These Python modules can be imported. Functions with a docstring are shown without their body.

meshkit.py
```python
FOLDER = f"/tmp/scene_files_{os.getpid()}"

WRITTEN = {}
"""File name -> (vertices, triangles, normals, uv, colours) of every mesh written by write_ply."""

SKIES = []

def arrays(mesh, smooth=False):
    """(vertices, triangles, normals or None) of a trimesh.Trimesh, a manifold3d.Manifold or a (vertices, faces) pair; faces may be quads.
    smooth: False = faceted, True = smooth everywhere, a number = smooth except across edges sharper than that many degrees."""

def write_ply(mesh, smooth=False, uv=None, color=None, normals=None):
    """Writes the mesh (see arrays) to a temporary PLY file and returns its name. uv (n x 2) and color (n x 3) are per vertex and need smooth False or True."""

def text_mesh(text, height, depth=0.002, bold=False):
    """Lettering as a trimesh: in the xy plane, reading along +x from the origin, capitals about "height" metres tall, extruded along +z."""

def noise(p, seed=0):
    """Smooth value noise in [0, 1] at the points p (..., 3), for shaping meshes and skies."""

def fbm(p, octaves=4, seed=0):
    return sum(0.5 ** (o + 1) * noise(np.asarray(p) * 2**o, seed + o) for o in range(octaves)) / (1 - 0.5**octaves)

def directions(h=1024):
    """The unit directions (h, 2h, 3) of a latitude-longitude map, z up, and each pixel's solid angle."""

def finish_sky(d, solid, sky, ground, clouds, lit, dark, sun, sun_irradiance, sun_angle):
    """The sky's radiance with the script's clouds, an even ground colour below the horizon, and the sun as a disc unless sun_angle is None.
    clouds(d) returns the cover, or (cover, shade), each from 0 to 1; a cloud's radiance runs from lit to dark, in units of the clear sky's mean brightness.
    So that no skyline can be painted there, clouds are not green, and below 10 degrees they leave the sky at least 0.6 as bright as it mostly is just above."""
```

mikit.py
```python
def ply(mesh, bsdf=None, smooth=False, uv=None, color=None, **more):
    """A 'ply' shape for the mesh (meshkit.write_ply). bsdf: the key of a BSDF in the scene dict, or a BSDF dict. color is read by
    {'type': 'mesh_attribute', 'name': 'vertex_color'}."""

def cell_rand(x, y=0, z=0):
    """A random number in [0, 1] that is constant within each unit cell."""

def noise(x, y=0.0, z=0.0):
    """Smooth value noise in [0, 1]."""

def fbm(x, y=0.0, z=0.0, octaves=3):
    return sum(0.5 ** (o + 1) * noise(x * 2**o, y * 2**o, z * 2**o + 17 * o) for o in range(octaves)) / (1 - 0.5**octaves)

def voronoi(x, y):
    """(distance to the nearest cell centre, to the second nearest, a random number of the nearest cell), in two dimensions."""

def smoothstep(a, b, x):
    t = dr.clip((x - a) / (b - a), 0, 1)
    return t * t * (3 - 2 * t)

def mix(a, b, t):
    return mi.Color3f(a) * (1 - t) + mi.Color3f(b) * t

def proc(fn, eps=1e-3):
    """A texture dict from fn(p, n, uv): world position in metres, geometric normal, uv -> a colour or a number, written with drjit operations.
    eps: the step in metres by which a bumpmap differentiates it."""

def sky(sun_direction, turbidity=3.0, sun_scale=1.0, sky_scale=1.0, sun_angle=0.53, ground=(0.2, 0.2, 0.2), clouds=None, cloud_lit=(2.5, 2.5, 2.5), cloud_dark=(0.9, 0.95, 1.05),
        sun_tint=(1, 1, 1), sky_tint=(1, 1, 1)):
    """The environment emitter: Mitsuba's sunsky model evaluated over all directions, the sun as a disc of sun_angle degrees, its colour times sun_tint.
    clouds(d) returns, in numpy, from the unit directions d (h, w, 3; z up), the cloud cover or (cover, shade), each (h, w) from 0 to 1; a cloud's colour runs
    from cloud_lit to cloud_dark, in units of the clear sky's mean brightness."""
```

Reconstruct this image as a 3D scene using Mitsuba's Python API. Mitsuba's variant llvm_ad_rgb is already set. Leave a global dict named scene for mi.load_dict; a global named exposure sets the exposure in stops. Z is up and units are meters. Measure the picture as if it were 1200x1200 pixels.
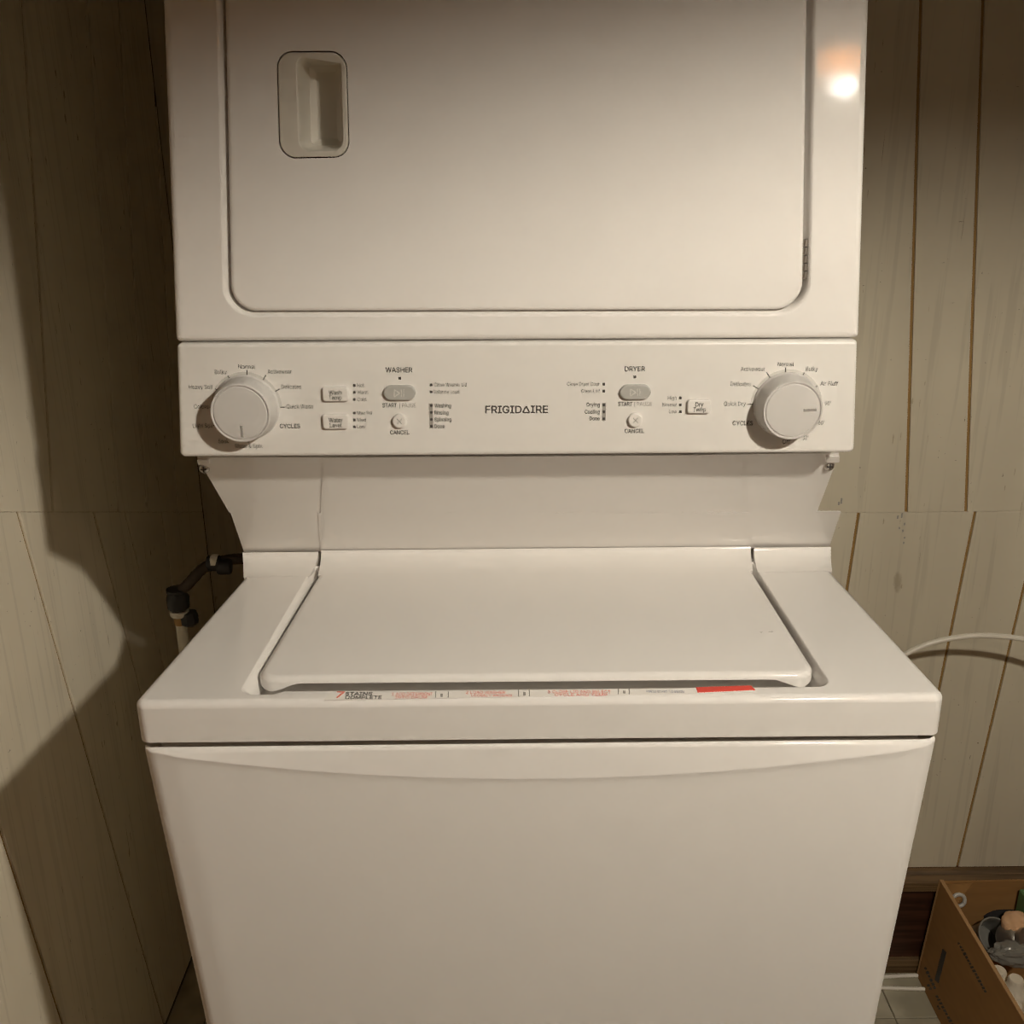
import math, random
import numpy as np, trimesh, mitsuba as mi, mikit, meshkit
import drjit as dr
from shapely.geometry import Polygon, box as sbox
from mikit import noise, fbm, smoothstep, mix

# ------------------------------------------------------------------ camera, light, exposure
EYE = np.array([0.0, -1.031, 1.4455])
FPX = 1204.0
PITCH, ROLL = math.atan(420 / FPX), math.radians(0.55)
FW = np.array([0, math.cos(PITCH), -math.sin(PITCH)])
_u0, _r0 = np.array([0, math.sin(PITCH), math.cos(PITCH)]), np.array([1.0, 0, 0])
RT = _r0 * math.cos(ROLL) - _u0 * math.sin(ROLL)
UP = _u0 * math.cos(ROLL) + _r0 * math.sin(ROLL)
T = mi.ScalarTransform4f
scene, labels = {}, {}
scene['camera'] = {'type': 'perspective', 'fov': 2 * math.degrees(math.atan(600 / FPX)), 'fov_axis': 'x', 'near_clip': 0.02, 'far_clip': 50.0,
                   'to_world': T().look_at(origin=EYE.tolist(), target=(EYE + FW).tolist(), up=UP.tolist())}
exposure = -0.05
BULB = np.array([0.58, -1.06, 1.84])          # the pendant's main bulb, to the right of the camera
LANTERN = np.array([0.580, -1.05, 1.566])      # the small amber lantern that hangs below its hood
BULB_LIGHT = (2500.0, 2270.0, 1890.0)
TIP_LIGHT = (62.0, 55.0, 43.0)
AMBER_LIGHT = (14.0, 4.4, 0.2)


def ray(px, py):
    return FW + RT * (px - 600) / FPX + UP * (600 - py) / FPX


def on(px, py, axis, value):
    d = ray(px, py)
    return EYE + d * (value - EYE[axis]) / d[axis]


# ------------------------------------------------------------------ materials
def bsdf(key, d):
    scene[key] = {'type': 'twosided', 'inner': d}
    return key


def rgb(*c):
    return {'type': 'rgb', 'value': list(c)}


def plain(key, c, rough=0.5, spec=0.5, metal=0.0, coat=0.0):
    d = {'type': 'principled', 'base_color': rgb(*c), 'roughness': rough, 'metallic': metal, 'specular': spec}
    if coat:
        d.update(clearcoat=coat, clearcoat_gloss=0.95)
    return bsdf(key, d)


ENAMEL = bsdf('white_enamel_material', {'type': 'roughplastic', 'distribution': 'ggx', 'alpha': 0.006, 'int_ior': 1.5, 'diffuse_reflectance': rgb(.82, .805, .785), 'nonlinear': False})
PLASTIC = bsdf('white_plastic_material', {'type': 'roughplastic', 'distribution': 'ggx', 'alpha': 0.13, 'int_ior': 1.48, 'diffuse_reflectance': rgb(.86, .845, .815), 'nonlinear': False})
KNOBP = bsdf('knob_plastic_material', {'type': 'roughplastic', 'distribution': 'ggx', 'alpha': 0.25, 'int_ior': 1.46, 'diffuse_reflectance': rgb(.80, .785, .765), 'nonlinear': False})
CREAM = plain('cup_plastic_material', (.66, .64, .58), .4)
GREYBTN = plain('grey_button_plastic_material', (.42, .42, .40), .4)
PALEGREY = plain('pale_grey_print_material', (.60, .59, .56), .5)
MIDGREY = plain('mid_grey_print_material', (.30, .29, .275), .5)
STRIP = plain('indicator_strip_print_material', (.36, .345, .32), .5)
INK = plain('dark_print_material', (.05, .047, .043), .5)
DARK = plain('dark_gap_material', (.03, .027, .025), .7)
STEEL = plain('hinge_steel_material', (.42, .40, .37), .35, metal=0.9)
REDP = plain('red_print_material', (.70, .07, .05), .5)
REDTXT = plain('red_lettering_material', (.72, .22, .17), .5)
BLUEGREY = plain('blue_grey_lettering_material', (.42, .43, .50), .5)
PAPER = plain('label_film_material', (.80, .78, .75), .35)
CORD = plain('white_cord_material', (.78, .75, .68), .4)
HOSE = plain('cream_hose_material', (.66, .63, .55), .4)
CARD_EDGE = plain('cardboard_edge_material', (.40, .24, .11), .8)
BLACKP = plain('black_plastic_material', (.02, .02, .025), .4)
BRASS = plain('brass_fitting_material', (.45, .28, .12), .4, metal=.7)
CEIL = plain('ceiling_paint_material', (.22, .18, .14), .9)
IRON = plain('lamp_iron_material', (.05, .035, .025), .5)
GREENP = plain('green_plastic_material', (.10, .20, .09), .5)
CREAMP = plain('cream_plastic_material', (.72, .66, .54), .4)
GREYP = plain('smoke_plastic_material', (.20, .195, .175), .25)
BAG = plain('dark_cloth_material', (.012, .011, .012), .9)


KNOT = on(1052, 682, 1, .50)


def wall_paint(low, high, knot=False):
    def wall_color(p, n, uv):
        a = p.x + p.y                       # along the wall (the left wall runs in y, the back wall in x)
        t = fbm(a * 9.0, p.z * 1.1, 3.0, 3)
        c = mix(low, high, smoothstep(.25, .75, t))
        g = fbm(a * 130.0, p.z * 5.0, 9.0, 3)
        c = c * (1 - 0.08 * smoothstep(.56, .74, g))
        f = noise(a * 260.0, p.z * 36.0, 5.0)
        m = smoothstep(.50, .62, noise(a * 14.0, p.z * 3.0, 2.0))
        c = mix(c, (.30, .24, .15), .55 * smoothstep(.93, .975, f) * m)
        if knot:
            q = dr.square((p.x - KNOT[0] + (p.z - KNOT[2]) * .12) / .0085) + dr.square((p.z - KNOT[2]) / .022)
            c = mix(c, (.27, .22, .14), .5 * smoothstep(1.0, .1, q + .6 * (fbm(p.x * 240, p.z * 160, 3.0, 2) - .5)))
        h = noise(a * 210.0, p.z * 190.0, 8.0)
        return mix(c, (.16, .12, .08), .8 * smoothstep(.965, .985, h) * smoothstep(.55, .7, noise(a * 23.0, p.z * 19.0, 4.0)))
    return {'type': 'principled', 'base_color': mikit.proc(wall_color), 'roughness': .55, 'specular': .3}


PAINT = {'wall_left': bsdf('left_panelling_lit_tone', wall_paint((.80, .735, .60), (.86, .80, .66))), 'wall_back': bsdf('back_panelling_shaded_tone', wall_paint((.53, .485, .385), (.585, .54, .43), True))}  # one panelling, lighting painted into its tones: left lightened, back darkened
GROOVE = plain('groove_stain_material', (.27, .165, .055), .7)


def dark_wood(p, n, uv):
    g = fbm(p.x * 5.0, p.y * 40.0, p.z * 70.0, 3)
    return mix((.020, .006, .003), (.055, .018, .008), smoothstep(.3, .72, g))


WOOD = bsdf('dark_baseboard_wood_material', {'type': 'principled', 'base_color': mikit.proc(dark_wood), 'roughness': .45})


def trim_wood(p, n, uv):
    g = fbm(p.x * 8.0, p.y * 80.0, p.z * 220.0, 3)
    return mix((.075, .043, .017), (.155, .095, .043), smoothstep(.3, .7, g))


TRIM = bsdf('brown_trim_wood_material', {'type': 'principled', 'base_color': mikit.proc(trim_wood), 'roughness': .5})


def far_wood(p, n, uv):
    g = fbm(p.x * 40.0, p.y * 40.0, p.z * 3.0, 3)
    return mix((.13, .062, .018), (.24, .125, .04), smoothstep(.3, .7, g))


FARWOOD = bsdf('cabinet_wood_material', {'type': 'principled', 'base_color': mikit.proc(far_wood), 'roughness': .4})


def tile_color(p, n, uv):
    v = fbm(p.x * 14.0, p.y * 14.0, 2.0, 4)
    w = noise(p.x * 3.3, p.y * 3.3, 1.0)
    c = mix((.34, .315, .235), (.50, .465, .36), smoothstep(.3, .7, v))
    return c * (0.9 + 0.2 * w)


TILE = bsdf('vinyl_tile_material', {'type': 'principled', 'base_color': mikit.proc(tile_color), 'roughness': .35})
GROUT = plain('floor_grout_material', (.20, .18, .13), .8)


def card_color(p, n, uv):
    g = fbm(p.x * 30.0, p.y * 30.0, p.z * 90.0, 3)
    return mix((.25, .13, .046), (.32, .175, .066), g)


CARD = bsdf('brown_cardboard_material', {'type': 'principled', 'base_color': mikit.proc(card_color), 'roughness': .75, 'specular': .2})


def peach_color(p, n, uv):
    return mix((.62, .34, .16), (.80, .55, .36), fbm(p.x * 70, p.y * 70, p.z * 70, 2))


PEACH = bsdf('peach_sponge_foam_material', {'type': 'principled', 'base_color': mikit.proc(peach_color), 'roughness': .8})
scene['clear_glass'] = {'type': 'thindielectric', 'int_ior': 1.5}
FILM = plain('cloudy_film_material', (.17, .165, .15), .10, coat=1.0)
PALE = plain('pale_plastic_material', (.45, .44, .41), .3)


# ------------------------------------------------------------------ mesh helpers
def put(key, mesh, material, smooth=35, label=None, cat=None, group=None, kind=None, **more):
    base, n = key, 1
    while key in scene:
        key = f'{base}_{n:03d}'
        n += 1
    scene[key] = mikit.ply(mesh, material, smooth=smooth, **more)
    d = {}
    if label:
        d['label'] = label
    if cat:
        d['category'] = cat
    if group:
        d['group'] = group
    if kind:
        d['kind'] = kind
    if d:
        labels[key] = d
    return key


def fr_front(y):
    return lambda u, v, w: np.stack([u, y - w, v], -1)


def fr_top(z):
    return lambda u, v, w: np.stack([u, v, z + w], -1)


def fr_left(x):
    return lambda u, v, w: np.stack([x + w, u, v], -1)


def fillet(pts, radii, n=8):
    """A closed counter-clockwise polygon with its corners rounded."""
    P = np.asarray(pts, float)
    radii = np.broadcast_to(radii, len(P))
    out = []
    for i in range(len(P)):
        a, b, c = P[i - 1], P[i], P[(i + 1) % len(P)]
        r = radii[i]
        d1, d2 = (a - b) / np.linalg.norm(a - b), (c - b) / np.linalg.norm(c - b)
        ang = math.acos(np.clip(d1 @ d2, -1, 1))
        if r <= 0 or ang > math.pi - 1e-3:
            out.append(b)
            continue
        t = r / math.tan(ang / 2)
        m = b + (d1 + d2) / np.linalg.norm(d1 + d2) * r / math.sin(ang / 2)
        s, e = b + d1 * t - m, b + d2 * t - m
        a0 = math.atan2(s[1], s[0])
        da = (math.atan2(e[1], e[0]) - a0 + math.pi) % (2 * math.pi) - math.pi
        out += [m + r * np.array([math.cos(a0 + da * k / n), math.sin(a0 + da * k / n)]) for k in range(n + 1)]
    return np.array(out)


def rect(u0, v0, u1, v1, r=0.0, n=8):
    return fillet([(u0, v0), (u1, v0), (u1, v1), (u0, v1)], r, n)


def circle(u, v, r, n=40):
    a = np.arange(n) * 2 * math.pi / n
    return np.stack([u + r * np.cos(a), v + r * np.sin(a)], -1)


def inset(P, d):
    """The loop moved inward by d along the mitres of its vertices."""
    P = np.asarray(P)
    e1, e2 = P - np.roll(P, 1, 0), np.roll(P, -1, 0) - P
    n1, n2 = [np.stack([-e[:, 1], e[:, 0]], -1) / np.linalg.norm(e, axis=1, keepdims=True) for e in (e1, e2)]
    m = n1 + n2
    m /= np.maximum((m * n1).sum(1, keepdims=True), .3) * 1.0
    return P + m * d


def ring_strip(rings, flip=False):
    """Joins successive closed rings (k, n, 3) with quads."""
    R = np.array(rings)
    k, n = R.shape[:2]
    i, j = np.meshgrid(np.arange(k - 1), np.arange(n), indexing='ij')
    a, b = i * n + j, i * n + (j + 1) % n
    q = np.stack([a, a + n, b + n, b], -1).reshape(-1, 4)
    f = np.vstack([q[:, [0, 1, 2]], q[:, [0, 2, 3]]])
    return trimesh.Trimesh(R.reshape(-1, 3), f[:, ::-1] if flip else f, process=False)


def cap(loop, frame, w, holes=(), flip=False):
    v, f = trimesh.creation.triangulate_polygon(Polygon(loop, [np.asarray(h) for h in holes]), engine='earcut')
    a = v[f]
    s = (a[:, 1, 0] - a[:, 0, 0]) * (a[:, 2, 1] - a[:, 0, 1]) - (a[:, 1, 1] - a[:, 0, 1]) * (a[:, 2, 0] - a[:, 0, 0])
    f = np.where((s > 0)[:, None] != flip, f, f[:, ::-1])
    return trimesh.Trimesh(frame(v[:, 0], v[:, 1], np.full(len(v), float(w))), f, process=False)


def join(*ms):
    m = trimesh.util.concatenate([x for x in ms if x is not None])
    m.merge_vertices(digits_vertex=6)
    return m


def rounding(w, r, n=5):
    return [(r + min(.0008, 2 * r), w)] + [(r * (1 - math.sin(a)), w - r * (1 - math.cos(a))) for a in np.linspace(0, math.pi / 2, n + 1)]      # the first ring keeps the flat face's normals flat


def lift(loop, frame, w):
    return frame(loop[:, 0], loop[:, 1], np.full(len(loop), float(w)))


def slab(loop, frame, w, back, r=0.002, holes=(), n=4, closed=True):
    """A plate with the outline loop, its front at height w with a rounded rim, its back at height back; holes = [(loop, profile)] with
    profile [(outset, height)] running down into the hole."""
    prof = rounding(w, r, n) + [(0.0, back)]
    holes = [(h, [(p[0][0] + .0006, w)] + list(p)) for h, p in holes]
    rings = [inset(loop, d) for d, _ in prof]
    parts = [ring_strip([lift(q, frame, h) for q, (_, h) in zip(rings, prof)])]
    first = [inset(h, -p[0][0]) for h, p in holes]
    parts.append(cap(rings[0], frame, w, first))
    if closed:
        parts.append(cap(rings[-1], frame, back, [inset(h, -p[-1][0]) for h, p in holes] if holes else (), flip=True))
    for h, p in holes:
        parts.append(ring_strip([lift(inset(h, -d), frame, z) for d, z in p], flip=True))
    return join(*parts)


def hull(points):
    return trimesh.convex.convex_hull(np.asarray(points, float))


def bx(x0, x1, y0, y1, z0, z1, r=0.0):
    if r <= 0:
        return trimesh.creation.box(bounds=[[x0, y0, z0], [x1, y1, z1]])
    return slab(rect(x0, z0, x1, z1, r, 4), fr_front((y0 + y1) / 2), (y1 - y0) / 2, -(y1 - y0) / 2, min(r, (y1 - y0) / 3))


def tube(pts, rad, sides=12, spline=True, n=48):
    p = np.asarray(pts, float)
    if spline and len(p) > 2:
        from scipy.interpolate import CubicSpline
        s = np.r_[0, np.cumsum(np.linalg.norm(np.diff(p, axis=0), axis=1))]
        p = CubicSpline(s, p)(np.linspace(0, s[-1], n))
    t = np.gradient(p, axis=0)
    t /= np.linalg.norm(t, axis=1, keepdims=True)
    ref = np.array([0.13, 0.2, 0.97]) if abs(t[:, 2]).max() < .95 else np.array([.1, .98, .1])
    a = np.cross(t, ref)
    a /= np.linalg.norm(a, axis=1, keepdims=True)
    b = np.cross(t, a)
    ang = np.arange(sides) * 2 * math.pi / sides
    rings = [p[i] + rad * (np.cos(ang)[:, None] * a[i] + np.sin(ang)[:, None] * b[i]) for i in range(len(p))]
    m = ring_strip(rings)
    for ring, fl in ((rings[0], 1), (rings[-1], 0)):
        c = ring.mean(0)
        k = np.arange(sides)
        f = np.stack([np.full(sides, sides), k, (k + 1) % sides], -1)
        m = trimesh.util.concatenate([m, trimesh.Trimesh(np.vstack([ring, c]), f[:, ::-1] if fl else f, process=False)])
    m.merge_vertices(digits_vertex=6)
    trimesh.repair.fix_normals(m)
    return m


def lathe(profile, n=48, at=(0, 0, 0), axis='z'):
    """profile [(r, h)] turned about the axis; 'y' points the heights towards the viewer (-y)."""
    a = np.arange(n) * 2 * math.pi / n
    rings = [np.stack([max(r, 1e-5) * np.cos(a), max(r, 1e-5) * np.sin(a), np.full(n, h)], -1) for r, h in profile]
    m = ring_strip(rings)
    m.merge_vertices(digits_vertex=7)
    if axis == 'y':
        v = m.vertices
        m.vertices = np.stack([v[:, 0], -v[:, 2], v[:, 1]], -1)
    elif axis == 'x':
        v = m.vertices
        m.vertices = np.stack([v[:, 2], v[:, 0], v[:, 1]], -1)
    m.apply_translation(at)
    trimesh.repair.fix_normals(m)
    return m


# ------------------------------------------------------------------ the room
XL, YB, YADDED_DOOR = -0.62, 0.50, -0.26     # left wall, back wall, and where an unseen dark door is added to cut bounce
NICHE, XN, XR, YF, ZC = 0.92, 0.02, 1.95, -2.6, 2.55
put('floor', bx(XL - .05, XR, YF, NICHE, -.06, -.004), GROUT, False, kind='structure')
ts = .305
tx0, ty0 = on(1052, 1200, 2, 0)[0] - 5 * ts, on(1045, 1193, 2, 0)[1] - 7 * ts
for i in range(9):
    for j in range(9):
        x0, y0 = tx0 + i * ts, ty0 + j * ts
        x1, y1 = min(x0 + ts, XR), min(y0 + ts, NICHE)
        x0 = max(x0, XL)
        if x1 - x0 < .02 or y1 - y0 < .02:
            continue
        put('floor__tile', slab(rect(x0 + .0012, y0 + .0012, x1 - .0012, y1 - .0012), fr_top(0), 0, -.005, .0008, n=1), TILE, False)
put('ceiling', bx(XL - .05, XR, YF, NICHE, ZC, ZC + .05), CEIL, False, kind='structure')
put('wall_left', bx(XL - .06, XL - .003, YF, NICHE + .05, 0, ZC), GROOVE, False, kind='structure')
put('wall_back', bx(XN, XR, YB + .003, YB + .06, 0, ZC), GROOVE, False, kind='structure')
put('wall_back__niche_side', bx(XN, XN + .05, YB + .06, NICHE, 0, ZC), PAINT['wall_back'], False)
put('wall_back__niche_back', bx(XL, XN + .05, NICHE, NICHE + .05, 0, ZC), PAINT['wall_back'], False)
put('wall_right', bx(XR, XR + .05, YF, YB + .05, 0, ZC), FARWOOD, False, kind='structure')
put('wall_front', bx(XL - .05, XR + .05, YF - .05, YF, 0, ZC), FARWOOD, False, kind='structure')


def planks(parent, lines, frame, region, gap, span):
    """Boards between neighbouring groove lines, each line two points (u, v) of the wall, cut to the region."""
    ext = []
    for (a, b) in lines:
        a, b = np.array(a, float), np.array(b, float)
        s = (b - a) / (b[1] - a[1])
        ext.append((a + s * (-.5 - a[1]), a + s * (3.0 - a[1])))
    ext.sort(key=lambda l: (l[0] + l[1])[0])
    ext = [(np.array([span[0], -.5]), np.array([span[0], 3.]))] + ext + [(np.array([span[1], -.5]), np.array([span[1], 3.]))]
    for l, r in zip(ext[:-1], ext[1:]):
        q = Polygon([l[0], r[0], r[1], l[1]]).buffer(0).intersection(region)
        q = q.buffer(-gap / 2, join_style=2)
        for g in getattr(q, 'geoms', [q]):
            if g.is_empty or g.area < 2e-4:
                continue
            P = np.array(g.simplify(1e-5).exterior.coords)[:-1]
            if Polygon(P).exterior.is_ccw is False:
                P = P[::-1]
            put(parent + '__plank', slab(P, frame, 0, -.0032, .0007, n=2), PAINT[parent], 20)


def L2(px, py):
    return on(px, py, 0, XL)[1:]


def B2(px, py):
    return on(px, py, 1, YB)[[0, 2]]


def vert(u):
    return ((u, 0.0), (u, 2.0))


s0, s1 = L2(0, 600), L2(260, 600)
k = (s1 - s0) / (s1[0] - s0[0])
sl, sr = s0 + k * (YADDED_DOOR + .012 - s0[0]), s0 + k * (NICHE - s0[0])
low_v = max(sl[1], 0)
dz = np.array([0, .0033])
upper = Polygon([sl - dz, sr - dz, (NICHE, ZC), (YADDED_DOOR + .012, ZC)])
lower = Polygon([sl + dz, sr + dz, (NICHE, 0), (YADDED_DOOR + .012, 0)]).buffer(0)
front_lines = []

put('added_door_1', slab(rect(-1.10, .01, YADDED_DOOR, 2.10, .002, 2), fr_left(XL), .006, -.003, .003), FARWOOD, 30, kind='structure')  # unseen dark door, trim and lining, added to cut light bounced off this wall
put('added_trim_1', bx(XL - .003, XL + .012, YADDED_DOOR, YADDED_DOOR + .012, 0, 2.12), FARWOOD, False, kind='structure')
put('wall_left__added_dark_lining', bx(XL - .003, XL + .002, YF, -1.11, 0, ZC), FARWOOD, False)
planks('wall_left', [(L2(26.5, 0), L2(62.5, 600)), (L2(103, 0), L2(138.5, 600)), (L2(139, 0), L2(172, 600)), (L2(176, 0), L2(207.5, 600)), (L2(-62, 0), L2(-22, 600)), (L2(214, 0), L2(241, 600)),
                     ] + front_lines, fr_left(XL), upper, .0066, (YADDED_DOOR + .012, NICHE))
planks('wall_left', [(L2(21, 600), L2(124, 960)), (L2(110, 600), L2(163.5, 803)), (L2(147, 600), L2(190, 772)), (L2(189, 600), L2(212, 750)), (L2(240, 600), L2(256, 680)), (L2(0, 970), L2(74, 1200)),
                     ] + front_lines, fr_left(XL), lower, .0066, (YADDED_DOOR + .012, NICHE))
sz = B2(1100, 600)[1]
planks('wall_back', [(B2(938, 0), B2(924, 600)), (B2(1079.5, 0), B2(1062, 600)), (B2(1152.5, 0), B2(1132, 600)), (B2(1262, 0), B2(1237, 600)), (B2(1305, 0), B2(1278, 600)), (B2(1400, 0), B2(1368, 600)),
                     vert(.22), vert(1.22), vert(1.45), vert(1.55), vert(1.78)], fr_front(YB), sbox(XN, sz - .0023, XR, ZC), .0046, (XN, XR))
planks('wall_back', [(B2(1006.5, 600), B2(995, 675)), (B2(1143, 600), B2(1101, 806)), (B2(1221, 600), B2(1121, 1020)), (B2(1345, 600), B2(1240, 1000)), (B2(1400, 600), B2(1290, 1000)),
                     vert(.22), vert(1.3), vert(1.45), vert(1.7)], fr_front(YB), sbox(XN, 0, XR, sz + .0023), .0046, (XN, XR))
# dark pencil marks and a knot on the boards right of the machine
for (px, py, h) in ((1052, 606, 5), (1057, 604, 7), (1060, 614, 4), (1058, 622, 4), (1060, 630, 3), (1054, 619, 3), (1059, 636, 3), (983, 590, 5), (986, 587, 8)):
    a = on(px, py, 1, YB)
    put('wall_back__pencil_mark', slab(rect(a[0] - .0012, a[2] - h * .0006, a[0] + .0012, a[2] + h * .0006, .0008, 3), fr_front(YB), .0003, -.0005, .0001, n=1), MIDGREY, False)

zb = [on(1050, py, 1, YB - .012)[2] for py in (1021.5, 1032, 1044, 1123, 1134)]
zb[4] = 0.0
BX0 = .30
put('baseboard_back', bx(BX0, XR, YB - .004, YB + .004, 0, zb[0]), WOOD, False, kind='structure')
prof = [(YB - .001, zb[0]), (YB - .010, zb[0]), (YB - .014, zb[0] - .006), (YB - .011, zb[0] - .008), (YB - .016, zb[1] + .002), (YB - .018, zb[1] - .002), (YB - .018, zb[2] + .003), (YB - .012, zb[2]), (YB - .001, zb[2])]


def sweep_x(prof, x0, x1):
    P = np.array(prof)
    rings = [np.stack([np.full(len(P), x), P[:, 0], P[:, 1]], -1) for x in (x0, x1)]
    m = ring_strip(rings)
    for x, fl in ((x0, False), (x1, True)):
        v, f = trimesh.creation.triangulate_polygon(Polygon(P), engine='earcut')
        m = trimesh.util.concatenate([m, trimesh.Trimesh(np.stack([np.full(len(v), x), v[:, 0], v[:, 1]], -1), f, process=False)])
    m.merge_vertices(digits_vertex=6)
    trimesh.repair.fix_normals(m)
    return m


put('baseboard_back__cap_molding', sweep_x(prof, BX0, XR), TRIM, False)
put('baseboard_back__base_board', bx(BX0, XR, YB - .007, YB - .003, zb[3] - .004, zb[2] - .002), WOOD, False)
put('baseboard_back__shoe_molding', sweep_x([(YB - .003, .0), (YB - .0115, .0), (YB - .0115, zb[3] - .006), (YB - .009, zb[3] - .001), (YB - .003, zb[3])], BX0, XR), TRIM, False)

# wooden cabinets behind the camera, lit by the pendant
t = 'wall_cabinet'
labels[t] = {'label': 'brown wooden wall cabinet on the wall behind the camera', 'category': 'cabinet'}
put(t + '__body', bx(-.2, 1.9, YF, YF + .30, 1.70, 2.45), FARWOOD, False)
for i in range(4):
    put(t + '__door', slab(rect(-.19 + i * .525, 1.715, -.19 + i * .525 + .51, 2.435, .004, 3), fr_front(0), .009, -.009, .003), FARWOOD, 30)
    key = [q for q in scene if q.startswith(t + '__door')][-1]
    scene[key]['to_world'] = T().translate([0, YF + .315, 0])

# ------------------------------------------------------------------ stacked washer and dryer
W = 'stacked_washer_dryer'
labels[W] = {'label': 'white stacked washer and dryer standing against the panelled wall', 'category': 'washer dryer'}
PXM = .000826 * (1.031 - .083) / (1.031 - .07)       # metres per pixel on the control panel
YD = -.083                                           # plane of the dryer's front
D3 = lambda px, py: on(px, py, 1, YD)[[0, 2]]
FD = fr_front(YD)


def extend(a, b, z):
    return a + (b - a) * (z - a[1]) / (b[1] - a[1])


# dryer cabinet: front frame with the door opening, sides behind it
bl, br = D3(205, 401), D3(1007.5, 396.5)
tl, tr = D3(190, 0), D3(1019.5, 0)
ZT = tl[1] + .42
tlx, trx = tl + (tl - bl) * .1, tr + (tr - br) * .1
TOPL, TOPR = np.array([tlx[0], ZT]), np.array([trx[0], ZT])
frame_loop = fillet([bl, br, trx, TOPR, TOPL, tlx], [.004, .004, 0, .012, .012, 0])
# door opening (outer edge of its sloped rim)
ol, orr = D3(264.5, 368.5), D3(946.5, 367.0)
otl, otr = D3(257, 0), D3(953, 0)
otl2, otr2 = otl + (otl - ol) * .02, otr + (otr - orr) * .02
ZD = ZT - .05
open_loop = fillet([ol, orr, otr2, (otr2[0], ZD), (otl2[0], ZD), otl2], [.024, .026, 0, .025, .025, 0], 12)
rim = [(.0025, 0.0), (.0012, -.0006), (.0, -.0022), (-.0030, -.0085), (-.0034, -.046)]
mesh = slab(frame_loop, FD, 0, -.47, .006, [(open_loop, rim)], closed=False)
floor_ = cap(inset(open_loop, -.004), FD, -.0455)
back_ = cap(frame_loop, FD, -.47, flip=True)
put(W + '__dryer_cabinet', join(mesh, back_), ENAMEL, 40)
put(W + '__door_gap_shade', floor_, DARK, False)  # dark sheet that paints in the shade at the bottom of the door gap

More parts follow.
